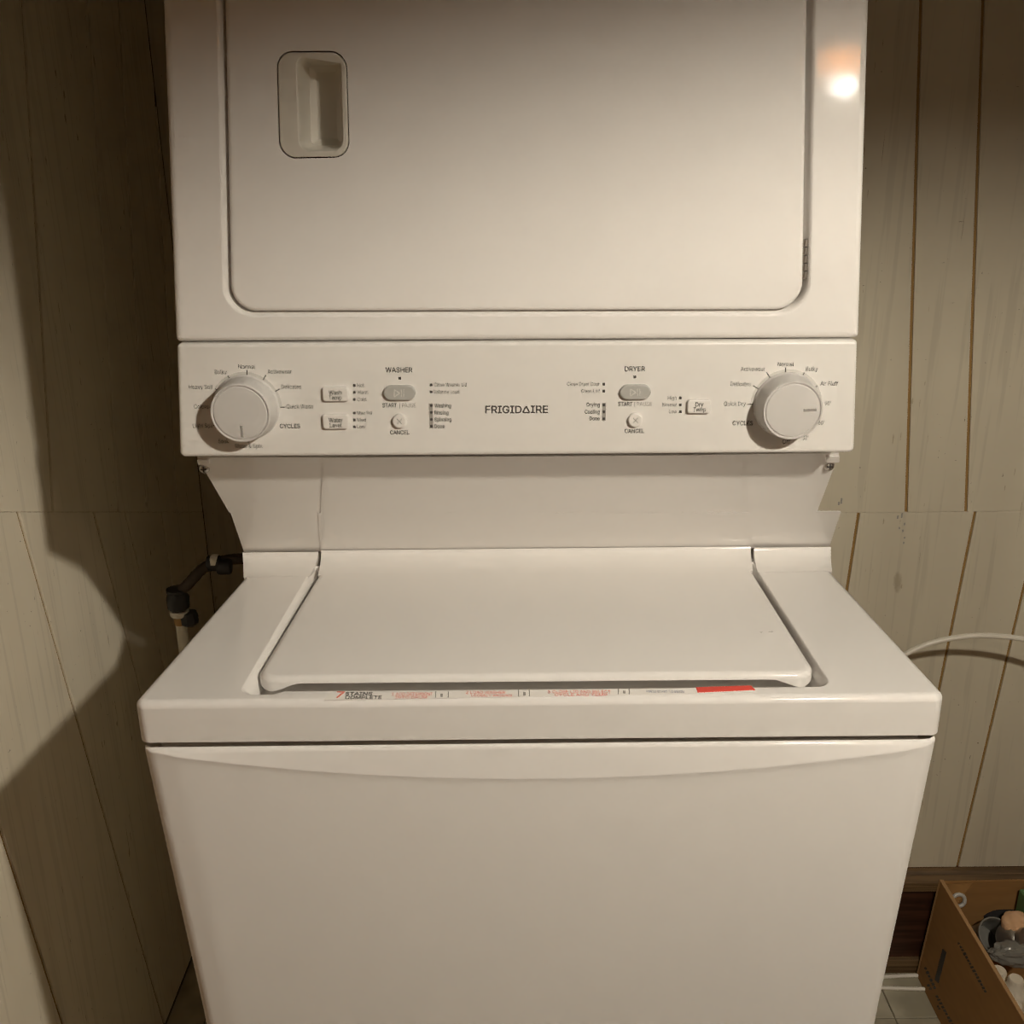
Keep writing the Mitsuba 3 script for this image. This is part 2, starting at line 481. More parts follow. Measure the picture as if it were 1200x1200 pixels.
# dryer door with the hole for its grip cup
dl, dr_ = D3(270.6, 365.0), D3(940.8, 363.0)
dtl, dtr = D3(263.4, 0), D3(946.2, 0)
dtl2, dtr2 = dtl + (dtl - dl) * .02, dtr + (dtr - dr_) * .02
door_loop = fillet([dl, dr_, dtr2, (dtr2[0], ZD - .004), (dtl2[0], ZD - .004), dtl2], [.022, .024, 0, .022, .022, 0], 12)


def quad(px):
    return [D3(*p) for p in px]


plate = fillet(quad([(327.5, 186), (410, 184.5), (406.5, 59.5), (324, 60)]), .014, 10)
cup = fillet(quad([(351.5, 177), (402, 176), (399.5, 65.5), (348, 66.5)]), [.009, .009, .006, .008], 8)
put(W + '__dryer_door', slab(door_loop, FD, .0005, -.016, .0035, [(plate, [(0.0, .0005), (0, -.004)])]), ENAMEL, 40)
cup_prof = [(.0008, .0016), (0, .0010), (-.0012, -.003), (-.0028, -.022), (-.0045, -.031), (-.010, -.034)]
plate_in = inset(plate, .0009)
pm = slab(plate_in, FD, .0016, -.004, .0012, [(cup, cup_prof)], closed=False)
put(W + '__dryer_door__handle_recess', join(pm, cap(inset(cup, .010), FD, -.034)), CREAM, 40)
# hinge in the right-hand gap: knuckles on a pin
h0, h1 = D3(944.3, 280), D3(943.2, 327)
for k in range(5):
    a, b = h0 + (h1 - h0) * (k + .04) / 5, h0 + (h1 - h0) * (k + .96) / 5
    put(W + '__dryer_door__hinge_knuckle', lathe([(0, 0), (.0022, 0), (.0026, .0005), (.0026, abs(a[1] - b[1]) - .0005), (.0022, abs(a[1] - b[1])), (0, abs(a[1] - b[1]))], 16, (b[0], YD + .0015, b[1])), STEEL, 30)

# control panel
YP = YD - .004
FP = fr_front(YP)
P2 = lambda px, py: on(px, py, 1, YP)[[0, 2]]
pan = fillet([P2(210.5, 536), P2(1001.5, 530.5), P2(1005.5, 398.5), P2(206.5, 403)], [.005, .005, .004, .004], 8)
put(W + '__control_panel', slab(pan, FP, 0, -.13, .0038, n=6), PLASTIC, 40)
CP = W + '__control_panel__'


def pwidth(px0, px1, py):
    return P2(px1, py)[0] - P2(px0, py)[0]


def word(text, x0, x1, base, caph, bold=False, m=INK, name='lettering'):
    g = meshkit.text_mesh(text, .01, .0006, bold)
    lo, hi = g.bounds
    a, b = P2(x0, base), P2(x1, base)
    sc = (b[0] - a[0]) / (hi[0] - lo[0])
    ch = (P2(x0, base - caph) - a)[1]
    tilt = (b[1] - a[1]) / (b[0] - a[0])
    v = g.vertices.copy()
    u = (v[:, 0] - lo[0]) * sc
    g.vertices = np.stack([a[0] + u, YP - .0001 - v[:, 2] * .35, a[1] + v[:, 1] / .01 * ch + u * tilt], -1)
    put(CP + name, g, m, False)


def bar(x0, y0, x1, y1, wpx, m=INK, name='tick_mark', w=.00025):
    a, b = P2(x0, y0), P2(x1, y1)
    d = (b - a) / np.linalg.norm(b - a)
    n = np.array([-d[1], d[0]]) * wpx * .00042
    P = np.array([a - n, b - n, b + n, a + n])
    put(CP + name, slab(P, FP, w, -.0004, .00005, n=1), m, False)


def dot(px, py, s=3.0, m=INK, name='indicator_light'):
    c = P2(px, py)
    h = s * .00042
    put(CP + name, slab(rect(c[0] - h, c[1] - h, c[0] + h, c[1] + h, h * .3, 3), FP, .0004, -.0004, .0001, n=1), m, False)


def arc_band(cx, cy, r0, r1, a0, a1, m):
    c = P2(cx, cy)
    s = PXM
    a = np.radians(np.linspace(a0, a1, 40))
    P = np.vstack([np.stack([c[0] + r1 * s * np.cos(a), c[1] + r1 * s * np.sin(a)], -1), np.stack([c[0] + r0 * s * np.cos(a[::-1]), c[1] + r0 * s * np.sin(a[::-1])], -1)])
    put(CP + 'dial_arc', slab(P, FP, .00012, -.0004, .00005, n=1), m, False)


def knob(cx, cy, marker, name='dial_knob'):
    c = P2(cx, cy)
    at = (c[0], YP, c[1])
    prof = [(0.0308, 0), (.0310, .0012), (.0307, .0022), (.0298, .0030), (.0278, .0226), (.0275, .0242), (.0268, .0252), (.0260, .0252), (.0253, .0238), (.0249, .0238), (.0245, .0247), (.0238, .0251), (.015, .0253), (0, .0254)]
    put(CP + name, lathe(prof, 72, at, 'y'), KNOBP, 40)
    ang, r0, r1 = marker
    d = np.array([math.cos(math.radians(ang)), math.sin(math.radians(ang))])
    n = np.array([-d[1], d[0]]) * .0012
    P = np.array([c + d * r0 - n, c + d * r1 - n, c + d * r1 + n, c + d * r0 + n])
    put(CP + 'knob_pointer', slab(P, FP, .0257, .0246, .0001, n=1), MIDGREY, False)


# washer dial
arc_band(289, 477, 33, 41, 0, 180, PALEGREY)
arc_band(921, 474, 33, 41, 0, 180, PALEGREY)
knob(289, 477, (-90, .0115, .0225))
knob(921, 474, (2, .0095, .0215))
for a in ((289.5, 433.5, 289.5, 441), (267, 440.3, 271.2, 446.3), (311.7, 439.5, 308.3, 445.3), (251.7, 455.5, 258.8, 459.5), (328.3, 455.5, 322.5, 458.7), (245.3, 477.3, 252, 477.3), (328.3, 477.2, 334.3, 477.2), (250, 499, 254, 497.5), (291.3, 516.5, 291.3, 519),
          (920.5, 430.5, 920.5, 438.8), (898.3, 436.3, 902.7, 443), (942.8, 436.3, 938.3, 443.3), (882.7, 452, 888.7, 455.8), (958, 452.2, 951.3, 455.8), (875.8, 473.8, 885, 473.8), (960, 473.3, 963.8, 473.3)):
    bar(*a, 1.1)
CAP = 4.9
for text, x0, x1, b, bold in (
        ('Normal', 279.7, 299.3, 432, 0), ('Bulky', 252, 266, 438.3, 0), ('Activewear', 313.8, 342, 437.8, 0), ('Heavy Soil', 221.8, 249.5, 455.8, 0), ('Delicates', 330, 353.3, 455.5, 0), ('Colors', 227.7, 244.7, 478.8, 0),
        ('Quick Wash', 336, 366.7, 478.7, 0), ('Light Soil', 226.3, 249.5, 501.3, 0), ('CYCLES', 328, 352, 501.7, 1), ('Soak', 256.3, 268.3, 519.3, 0), ('Rinse & Spin', 276, 307.5, 525, 0),
        ('Normal', 911.2, 930, 429.2, 0), ('Activewear', 868, 896.3, 434.8, 0), ('Bulky', 944.2, 958, 434.7, 0), ('Delicates', 856, 879.5, 452.3, 0), ('Air Fluff', 961.2, 981.7, 451.8, 0), ('Quick Dry', 848.2, 873.8, 475.5, 0),
        ("90'", 966.3, 973.3, 475.2, 0), ('CYCLES', 858.3, 882.2, 498.2, 1), ("60'", 958.7, 965.8, 497.7, 0), ("30'", 940.5, 946.7, 515.3, 0), ('Off', 916.5, 926, 520.0, 0)):
    word(text, x0, x1, b, CAP, bold)
for text, x0, x1, b, ch, bold in (
        ('WASHER', 452, 483.3, 436.2, 5.6, 1), ('START', 448.3, 465.3, 477.3, 4.8, 1), ('CANCEL', 457.2, 479.7, 509, 4.6, 1),
        ('Hot', 418.8, 426.7, 453.5, 4.2, 0), ('Warm', 418.8, 431.8, 461.7, 4.2, 0), ('Cold', 418.8, 429.3, 470, 4.2, 0), ('Max Fill', 418.8, 436.2, 486, 4.2, 0), ('Med', 418.8, 429, 494, 4.2, 0), ('Low', 418.8, 428, 502, 4.2, 0),
        ('Close Washer Lid', 508.7, 547, 452.9, 4.4, 0), ('Balance Load', 508.7, 538.3, 461.2, 4.4, 0), ('Washing', 509.2, 528.7, 477.5, 4.4, 1), ('Rinsing', 509.2, 525.7, 485.7, 4.4, 1), ('Spinning', 509.2, 529.2, 493.7, 4.4, 1), ('Done', 509.2, 521.3, 501.7, 4.4, 1),
        ('DRYER', 732, 755.8, 435, 5.6, 1), ('START', 724.2, 741.2, 475.8, 4.8, 1), ('CANCEL', 732, 755, 507.3, 4.6, 1),
        ('Close Dryer Door', 664.5, 702.8, 452.1, 4.4, 0), ('Clean Lint', 681.2, 702.8, 460.2, 4.4, 0), ('Drying', 687.5, 702.8, 476.3, 4.4, 1), ('Cooling', 685.3, 702.8, 484.7, 4.4, 1), ('Done', 690.8, 702.8, 492.5, 4.4, 1),
        ('High', 782.5, 792.8, 468.3, 4.2, 0), ('Normal', 776.2, 793, 476.2, 4.2, 0), ('Low', 783.8, 792.8, 484.2, 4.2, 0)):
    word(text, x0, x1, b, ch, bold)
for x, y0, y1 in ((468.5, 472.3, 478.5), (743.8, 470.8, 477)):
    bar(x, y0, x, y1, .7, MIDGREY)
word('PAUSE', 471.2, 487.2, 477.3, 4.8, 0, MIDGREY)
word('PAUSE', 746.3, 763.7, 475.8, 4.8, 0, MIDGREY)
# the maker's name: the A is a plain triangle
word('FRIGID', 568.7, 611.3, 484.0, 8.4, 1, INK, 'brand_lettering')
word('IRE', 622.0, 642.2, 483.8, 8.4, 1, INK, 'brand_lettering')
for q in (((612.6, 483.4), (620.6, 483.4)), ((620.6, 483.4), (616.6, 475.9)), ((616.6, 475.9), (612.6, 483.4))):
    bar(*q[0], *q[1], 1.5, INK, 'brand_lettering', .0003)
for x, y in ((468.5, 443.2), (415.2, 451.7), (415.2, 459.8), (415.2, 468.2), (415.3, 484), (415.3, 492.2), (415.3, 500.2), (505.2, 451), (505.2, 459.2), (743.8, 441.8), (707.5, 450.2), (707.5, 458.3), (797.2, 466.3), (797.2, 474.5), (797.2, 482.5)):
    dot(x, y)
for x, ys in ((505.6, (475.2, 483.3, 491.5, 499.5)), (707.5, (474.5, 482.5, 490.7))):
    a, b = P2(x, ys[-1] + 2.6), P2(x, ys[0] - 2.6)
    put(CP + 'indicator_strip', slab(rect(a[0] - .0018, a[1], a[0] + .0018, b[1]), FP, .0002, -.0004, .0001, n=1), STRIP, False)
    for y in ys:
        dot(x, y)


def button(x0, y0, x1, y1, r, m, name, h=.0042, n=8):
    a, b = P2(x0, y1), P2(x1, y0)
    put(CP + name, slab(rect(a[0], a[1], b[0], b[1], r, n), FP, h, -.001, .0012, n=4), m, 40)


def sign(lines, w, m, wpx):
    for (x0, y0, x1, y1) in lines:
        bar(x0, y0, x1, y1, wpx, m, 'button_symbol', w)


button(379.2, 452.3, 408.6, 469.5, .0026, PLASTIC, 'temperature_button')
button(379.4, 484.5, 408.6, 501.8, .0026, PLASTIC, 'level_button')
button(804.5, 467.2, 832.6, 483.6, .0026, PLASTIC, 'temperature_button')
for cx, cy in ((468.6, 459.6), (744.2, 458.8)):
    button(cx - 18.2, cy - 8.8, cx + 18.4, cy + 8.8, .00715, GREYBTN, 'start_button', .004, 12)
    x = cx - 6.0
    sign([(x, cy - 4.2, x, cy + 4.2), (x, cy - 4.2, x + 6.4, cy), (x, cy + 4.2, x + 6.4, cy), (x + 8.3, cy - 4.2, x + 8.3, cy + 4.2), (x + 11, cy - 4.2, x + 11, cy + 4.2)], .0043, PALEGREY, 1.0)
for cx, cy in ((468.6, 492.6), (744.1, 491.4)):
    c = P2(cx, cy)
    put(CP + 'cancel_button', slab(circle(c[0], c[1], 8.3 * PXM), FP, .0042, -.001, .0012, n=4), PLASTIC, 40)
    sign([(cx - 2.8, cy - 3.0, cx + 2.8, cy + 3.0), (cx - 2.8, cy + 3.0, cx + 2.8, cy - 3.0)], .0045, MIDGREY, .8)


def label_on_button(text, x0, x1, b, ch):
    g = meshkit.text_mesh(text, .01, .0006, True)
    lo, hi = g.bounds
    a, e = P2(x0, b), P2(x1, b)
    sc = (e[0] - a[0]) / (hi[0] - lo[0])
    hh = (P2(x0, b - ch) - a)[1]
    v = g.vertices.copy()
    g.vertices = np.stack([a[0] + (v[:, 0] - lo[0]) * sc, YP - .0042 - v[:, 2] * .3, a[1] + v[:, 1] / .01 * hh], -1)
    put(CP + 'lettering', g, INK, False)


for a in (('Wash', 386.3, 401.2, 461.2, 4.8), ('Temp', 386.3, 401.4, 467.2, 4.8), ('Water', 386.3, 402.5, 493.6, 4.8), ('Level', 387.6, 401.4, 499.4, 4.8), ('Dry', 813.8, 823.3, 475.1, 4.8), ('Temp', 811.3, 826.2, 481, 4.8)):
    label_on_button(*a)

# backsplash between dryer and washer: a slanted sheet with two creases, in an upper and a lower piece
YT0, YT1 = -.036, .055


def slant(px, py):
    """Where the pixel's ray meets the slanted sheet (plane through the two edges)."""
    a, b = on(600, 540, 1, YT0), on(600, 641, 1, YT1)
    n = np.cross(b - a, [1, 0, 0])
    d = ray(px, py)
    return EYE + d * ((a - EYE) @ n) / (d @ n)


def sheet(poly_px, off=0.0):
    front = np.array([slant(*p) for p in poly_px]) + np.array([0, -off, 0])
    return hull(np.vstack([front, front + [0, .004, 0]]))


seam_l, seam_r = 600.5, 600.0
for side, ps in (('u', ([(231, 536), (379, 536), (376, 600.5), (268.5, 600.5)], [(379, 536), (823.5, 533), (827, 600), (376, 600.5)], [(823.5, 533), (983.5, 531), (957.5, 600), (827, 600)])),
                 ('l', ([(270, 600.5), (373, 600.5), (376, 646), (286, 647)], [(373, 600.5), (877, 600), (881.5, 642), (376, 646)], [(877, 600), (985.5, 600), (972, 640.5), (881.5, 642)]))):
    for i, q in enumerate(ps):
        put(W + '__backsplash_panel', sheet(q, .0015 if i == 1 else 0), ENAMEL, False)
for q in ([(234, 538), (979, 535), (955, 600), (271, 601)], [(271, 600), (954, 600), (969, 641), (288, 646)]):
    front = np.array([slant(*p) for p in q]) + [0, .004, 0]
    back = front.copy()
    back[:, 1] = .40
    put(W + '__support_column', hull(np.vstack([front, back])), ENAMEL, False)
# screws with their little tabs at the ends of the sheet
for sx, sy, tab in ((239.5, 549, ((232, 538), (246, 538), (246, 543.5), (233.5, 543.5))), (971.5, 546, ((967, 534.5), (982.5, 533.5), (982, 540.5), (967.5, 541)))):
    q = np.array([slant(*p) for p in tab]) + [0, -.004, 0]
    put(W + '__bracket_tab', hull(np.vstack([q, q + [0, .012, 0]])), ENAMEL, False)
    c = slant(sx, sy)
    m = lathe([(.0052, -.002), (.0052, .0006), (.0046, .0018), (.0030, .0030), (.0012, .0034), (0, .0034)], 24, (0, 0, 0), 'y')
    m.apply_translation(c)
    put(W + '__screw', m, STEEL, 40)
    slot = bx(c[0] - .0030, c[0] + .0030, c[1] - .0037, c[1] - .002, c[2] - .0006, c[2] + .0006)
    put(W + '__screw__slot', slot, DARK, False)
    slot = bx(c[0] - .0006, c[0] + .0006, c[1] - .0037, c[1] - .002, c[2] - .0030, c[2] + .0030)
    put(W + '__screw__slot', slot, DARK, False)

# washer top: flat sheet with a front lip, the lid's well cut into it, coves at its back
ZW = on(631, 820, 1, -.263)[2]
FT = fr_top(ZW)
T2 = lambda px, py: on(px, py, 2, ZW)[:2]
crL, crR = T2(287, 674), T2(973, 667)
yc = (crL[1] + crR[1]) / 2
fl, fr_ = T2(152.5, 826), T2(1109.5, 813.5)
YW = (fl[1] + fr_[1]) / 2
bL, bR = on(285.5, 645, 1, .055), on(972.5, 638, 1, .055)
YK = yc + .03                                       # the sheet runs on under the coves
side_l, side_r = (crL[0] - fl[0]) / (yc - YW), (crR[0] - fr_[0]) / (yc - YW)
top_loop = fillet([(fl[0], YW), (fr_[0], YW), (fr_[0] + side_r * (YK - YW), YK), (fl[0] + side_l * (YK - YW), YK)], [.010, .010, 0, 0], 10)
# the well
wl, wr = T2(281, 813.5), T2(973.5, 803.5)
wbl, wbr = T2(365.5, 668), T2(884, 664)
wf_l, wf_r = wl[1], wr[1]


def well_loop(a, b, c, d, back):
    """Front left, front right, back right, back left; the sides run on to y = back."""
    u = lambda p, q: p[0] + (q[0] - p[0]) * (back - p[1]) / (q[1] - p[1])
    return fillet([(a[0], a[1]), (b[0], b[1]), (u(b, c), back), (u(a, d), back)], [.012, .012, .001, .001], 10)


well = well_loop(wl, wr, wbr, wbl, yc + .020)
well2 = well_loop(T2(288.5, 812.5), T2(967, 802.8), T2(883, 664), T2(371.0, 668), yc + .0195)
LIPZ = on(631, 866, 1, YW)[2] - ZW
prof_well = [(.0015, 0), (.0, -.0010)]
topm = slab(top_loop, FT, 0, LIPZ, .0065, [(well, prof_well)], n=6, closed=False)
slope = ring_strip([lift(well, FT, -.0010), lift(well2, FT, -.0075), lift(inset(well2, .0010), FT, -.022)], flip=True)
well_floor = cap(well2, FT, -.0215)
und = cap(top_loop, FT, LIPZ, flip=True)


def cove(x0a, x1a, x0b, x1b, zlow=0.0, n=10):
    """Concave strip rising from the flat top at yc to the backsplash; x range at the front (a) and at the back (b)."""
    yb_, zb_ = .053, bL[2] - ZW - .002
    a = np.linspace(0, 1, n + 1)
    yf_ = yc - .0062
    ys = yf_ + (yb_ - yf_) * np.sin(a * math.pi / 2)
    zs = zb_ * (1 - np.cos(a * math.pi / 2))
    v, f = [], []
    for i, t_ in enumerate(a):
        u = (ys[i] - yf_) / (yb_ - yf_)
        for x in (x0a + (x0b - x0a) * u, x1a + (x1b - x1a) * u):
            v += [(x, ys[i], ZW + zs[i] + zlow), (x, ys[i] + .004, ZW + zs[i] + zlow - .012)]
    v = np.array(v)
    for i in range(n):
        p, q = i * 4, i * 4 + 4
        f += [(p, p + 2, q + 2), (p, q + 2, q), (p + 1, q + 1, q + 3), (p + 1, q + 3, p + 3), (p, q, q + 1), (p, q + 1, p + 1), (p + 2, p + 3, q + 3), (p + 2, q + 3, q + 2)]
    q = n * 4
    f += [(q, q + 2, q + 3), (q, q + 3, q + 1), (0, 1, 3), (0, 3, 2)]
    return trimesh.Trimesh(v, np.array(f), process=False)


gl, gr_ = on(374, 655, 1, .055)[0], on(879.5, 648, 1, .055)[0]
gl2, gr2 = on(378, 655, 1, .055)[0], on(882.5, 648, 1, .055)[0]
wing_l = cove(crL[0], wbl[0], bL[0] - .001, gl, .0002)
wing_r = cove(wbr[0], crR[0], gr2, bR[0] + .001, .0002)
put(W + '__washer_top', join(topm, slope, well_floor, und, wing_l, wing_r), ENAMEL, 40)

# washer lid: rounded sheet whose front lip is scooped between two lower corners
ZL = .0018
lfl, lfr = T2(298.5, 796.5), T2(958.3, 791.0)
lbl, lbr = T2(374, 673), T2(880.3, 667.5)
lid_loop = fillet([lfl, lfr, (lbr[0], yc), (lbl[0], yc)], [.016, .018, 0, 0], 12)
# more vertices along the front edge
dense = []
for a, b in zip(lid_loop, np.roll(lid_loop, -1, 0)):
    m_ = max(1, int(np.linalg.norm(b - a) / .006))
    dense += [a + (b - a) * k / m_ for k in range(m_)]
lid_loop = np.array(dense)
xm0, xm1 = lfl[0], lfr[0]
frontness = np.clip((lid_loop[:, 1] * -1 + (lfl[1] + .03)) / .03, 0, 1)
sx = (lid_loop[:, 0] - xm0) / (xm1 - xm0)
edge = np.minimum(sx, 1 - sx) * (xm1 - xm0)
scoop = 1 - np.clip((edge - .012) / .030, 0, 1) ** 2 * (3 - 2 * np.clip((edge - .012) / .030, 0, 1))
lip = .0055 + .0085 * scoop * frontness
rr = .006
rings = [lift(inset(lid_loop, rr + .0008), fr_top(ZW), ZL)]
for a in np.linspace(0, math.pi / 2, 7):
    q = inset(lid_loop, rr * (1 - math.sin(a)))
    rings.append(np.stack([q[:, 0], q[:, 1], np.full(len(q), ZW + ZL - rr * (1 - math.cos(a)))], -1))
low = lid_loop
rings.append(np.stack([low[:, 0], low[:, 1], ZW + ZL - lip], -1))
q = inset(lid_loop, .0018)
rings.append(np.stack([q[:, 0], q[:, 1], ZW + ZL - lip], -1))
q = inset(lid_loop, .0025)
rings.append(np.stack([q[:, 0], q[:, 1], np.full(len(q), ZW + ZL - .005)], -1))
lid = join(ring_strip(rings), cap(inset(lid_loop, rr + .0008), fr_top(ZW), ZL), cap(inset(lid_loop, .0025), fr_top(ZW), ZL - .005, flip=True), cove(lbl[0], lbr[0], gl2 - .0005, gr_ - .0005, ZL))
put(W + '__washer_lid', lid, ENAMEL, 40)
# small scuffs on the lid, right side
for px, py, s in ((892, 743, 1.6), (903, 742.5, 3.2)):
    a = T2(px, py)
    put(W + '__washer_lid__scuff_mark', slab(rect(a[0] - s * .0008, a[1] - .0010, a[0] + s * .0008, a[1] + .0010, .0009, 3), fr_top(ZW + ZL), .0002, -.0005, .0001, n=1), PALEGREY, False)

# instruction label on the top sheet in front of the lid
IL = W + '__washer_top__'
Y0 = lambda px: 806.0 - (px - 385) * .0115


def top_word(text, x0, x1, base, caph, m, bold=False):
    g = meshkit.text_mesh(text, .01, .0006, bold)
    lo, hi = g.bounds
    a, b, c = T2(x0, base), T2(x1, base), T2(x0, base - caph)
    sc = (b[0] - a[0]) / (hi[0] - lo[0])
    v = g.vertices.copy()
    u = (v[:, 0] - lo[0]) * sc
    g.vertices = np.stack([a[0] + u, a[1] + v[:, 1] / .01 * (c[1] - a[1]) + u * (b[1] - a[1]) / (b[0] - a[0]), ZW + .0004 + v[:, 2] * .3], -1)
    put(IL + 'label_lettering', g, m, False)


def top_quad(px, m, name, w=.0003):
    P = np.array([T2(*p) for p in px])
    put(IL + name, slab(P, FT, w, -.0005, .00008, n=1), m, False)


top_quad([(380, 820.5), (884, 812.5), (880, 805.5), (385, 813)], PAPER, 'instruction_label')
top_quad([(817.5, 812), (885, 809), (880, 804), (815.5, 806)], REDP, 'warning_label', .0007)
g0 = labels
top_word('STAINS', 404, 436, 815.2, 3.6, INK, True)
top_word('COMPLETE', 404, 447, 819.6, 3.6, INK, True)
top_word('7', 393, 402, 818, 7, REDTXT, True)
top_word('1 ADD DETERGENT', 459, 507, 815.8, 3.6, REDTXT)
top_word('INTO DRUM', 463, 500, 819.0, 2.6, REDTXT)
top_word('2 LOAD WASHER', 546, 592, 813.6, 3.4, REDTXT)
top_word('LOOSELY AROUND', 552, 600, 816.8, 2.4, REDTXT)
top_word('3 CLOSE LID AND SELECT', 642, 716, 812.8, 3.4, REDTXT)
top_word('CYCLE AND TEMP', 650, 712, 816.0, 2.6, REDTXT)
top_word('PRESS START TO BEGIN', 758, 802, 812.2, 2.6, BLUEGREY)
for x0, x1, yt, yb in ((510, 526, 811, 818), (607, 621, 809, 816.5), (724, 738, 807.5, 814)):
    for a in ([(x0, yb), (x0 + 1.2, yb), (x0 + 1.2, yt), (x0, yt)], [(x1 - 1.2, yb), (x1, yb), (x1, yt), (x1 - 1.2, yt)], [(x0 + 6, yb - 1), (x0 + 9, yb - 1), (x0 + 9, yt + 2.5), (x0 + 6, yt + 2.5)]):
        top_quad(a, MIDGREY, 'label_symbol', .0006)

# washer body: tapered cabinet and a front panel that bulges out down to an arched edge
ffl, ffr = on(167.5, 878, 1, YW + .006), on(1098.5, 867.5, 1, YW + .006)
fbl, fbr = on(240.5, 1200, 1, YW + .006), on(1027, 1200, 1, YW + .006)
zt_ = (ffl[2] + ffr[2]) / 2
zlow = fbl[2]
YFP = YW + .006


def xl(z):
    t_ = np.maximum((zt_ - z) / (zt_ - zlow), 0)
    t_ = np.where(t_ > 1, 1 + (t_ - 1) * .25, t_)
    return ffl[0] + (fbl[0] - ffl[0]) * t_


def xr(z):
    t_ = np.maximum((zt_ - z) / (zt_ - zlow), 0)
    t_ = np.where(t_ > 1, 1 + (t_ - 1) * .25, t_)
    return ffr[0] + (fbr[0] - ffr[0]) * t_


def roll_z(u):                                       # the panel's top edge follows the lip's slight tilt
    return ffl[2] + (ffr[2] - ffl[2]) * u


arcs = [on(205, 887, 1, YFP - .004), on(640, 912.5, 1, YFP - .004), on(1080, 877, 1, YFP - .004)]
ax = np.array([p[0] for p in arcs])
az = np.array([p[2] for p in arcs])
coef = np.polyfit(ax, az, 2)
nu = 120
zs = np.unique(np.r_[np.linspace(zt_, zt_ - .07, 100), np.linspace(zt_ - .07, .03, 40)])[::-1]
V = []
for i, z in enumerate(zs):
    for j in range(nu + 1):
        u = j / nu
        x = xl(z) + (xr(z) - xl(z)) * u
        za = np.polyval(coef, x)
        top = roll_z(u)
        zz = z + (top - zt_) * max(0.0, 1 - (zt_ - z) / .3)
        d = top - zz                                 # below the top edge
        D = max(top - za, .001)
        side = min(x - xl(z), xr(z) - x)
        e = min(1.0, side / .006)
        b = .0042 * min(1.0, d / D) if zz > za else .0042 - .0010 * (1 - math.exp(-(za - zz) / .004))
        b *= min(1.0, side / .03)
        rim_ = .004 * (1 - math.sqrt(max(0.0, 1 - (1 - e) ** 2))) + .003 * (1 - math.sqrt(max(0.0, 1 - (1 - min(1.0, d / .004)) ** 2)))
        V.append((x, YFP - b + rim_, zz))
V = np.array(V)
i, j = np.meshgrid(np.arange(len(zs) - 1), np.arange(nu), indexing='ij')
a = i * (nu + 1) + j
qd = np.stack([a, a + nu + 1, a + nu + 2, a + 1], -1).reshape(-1, 4)
put(W + '__washer_front_panel', trimesh.Trimesh(V, np.vstack([qd[:, [0, 1, 2]], qd[:, [0, 2, 3]]]), process=False), ENAMEL, True)
zz = np.array([zt_ - .001, zlow, .03])
body = []
for z in zz:
    body.append(np.array([(xl(z) + .0003, YFP + .0045, z), (xr(z) - .0003, YFP + .0045, z), (xr(z) - .0003, .40, z), (xl(z) + .0003, .40, z)]))
bm = ring_strip(body[::-1])
zc_ = ZW + LIPZ
bm2 = hull(np.array([(x, y, z) for x in (xl(zt_) + .012, xr(zt_) - .012) for y in (YFP + .012, .38) for z in (zt_ - .03, zc_)]))
up_back = hull(np.array([(x, y, z) for x in (bL[0] + .012, bR[0] - .012) for y in (.10, .40) for z in (zt_ - .03, bl[1])]))
put(W + '__washer_cabinet', trimesh.util.concatenate([bm, bm2, up_back]), ENAMEL, False)
for x in (xl(.1) + .05, xr(.1) - .05):
    for y in (YFP + .05, .34):
        put(W + '__levelling_foot', lathe([(0, 0), (.02, 0), (.02, .008), (.010, .012), (.008, .035), (0, .035)], 20, (float(x), y, 0)), BLACKP, 40)

# ------------------------------------------------------------------ pipes and hoses beside the machine
Yp = .42
v0 = on(209, 706, 1, Yp)
t = 'shutoff_valve'
labels[t] = {'label': 'dark shutoff valve with a pale collar low on the left, beside the washer top', 'category': 'valve'}
put(t + '__body', lathe([(0, 0), (.012, 0), (.0165, .004), (.0175, .020), (.014, .029), (.016, .031), (.016, .035), (0, .036)], 28, v0 - [0, 0, .012]), BLACKP, 40)
put(t + '__collar', lathe([(0, 0), (.013, 0), (.0145, .002), (.0145, .007), (.013, .009), (0, .009)], 28, v0 - [0, 0, .022]), CORD, 40)
put(t + '__nipple', lathe([(0, 0), (.010, 0), (.010, .014), (0, .014)], 24, v0 - [0, 0, .036]), BRASS, 40)
put(t + '__pipe', lathe([(0, 0), (.0085, 0), (.0085, v0[2] - .036), (0, v0[2] - .036)], 24, (v0[0], v0[1], 0)), HOSE, 40)
h0_ = on(222, 724, 1, Yp)
put(t + '__handle', lathe([(0, 0), (.009, 0), (.0135, .003), (.0145, .016), (.012, .022), (0, .023)], 8, h0_ - [0, 0, .012]), BLACKP, 40)
put(t + '__stem', tube([v0 - [0, 0, .03], h0_], .005, spline=False), BRASS, 40)
hp = [v0 + [0, 0, .02], on(214, 690, 1, Yp), on(228, 676, 1, Yp), on(240, 665, 1, Yp + .01), on(254, 659, 1, Yp + .02), on(268, 656, 1, Yp + .03), on(286, 655, 1, Yp + .04), on(310, 660, 1, Yp + .05)]
t = 'supply_hose'
labels[t] = {'label': 'dark supply hose curving from the shutoff valve behind the washer', 'category': 'hose'}
put(t + '__tube', tube(hp[1:], .0085, 14), IRON, 40)
for px, py, m, nm in ((248, 660, BLACKP, 'coupling'), (252.5, 658.5, CORD, 'pale_band'), (260, 664, BLACKP, 'tail_fitting')):
    c = on(px, py, 1, Yp + .015)
    put(t + '__' + nm, lathe([(0, 0), (.011, 0), (.0125, .002), (.0125, .009 if nm == 'pale_band' else .018), (.011, .011 if nm == 'pale_band' else .020), (0, .011 if nm == 'pale_band' else .020)], 20, c - [.006, 0, 0], 'x'), m, 40)

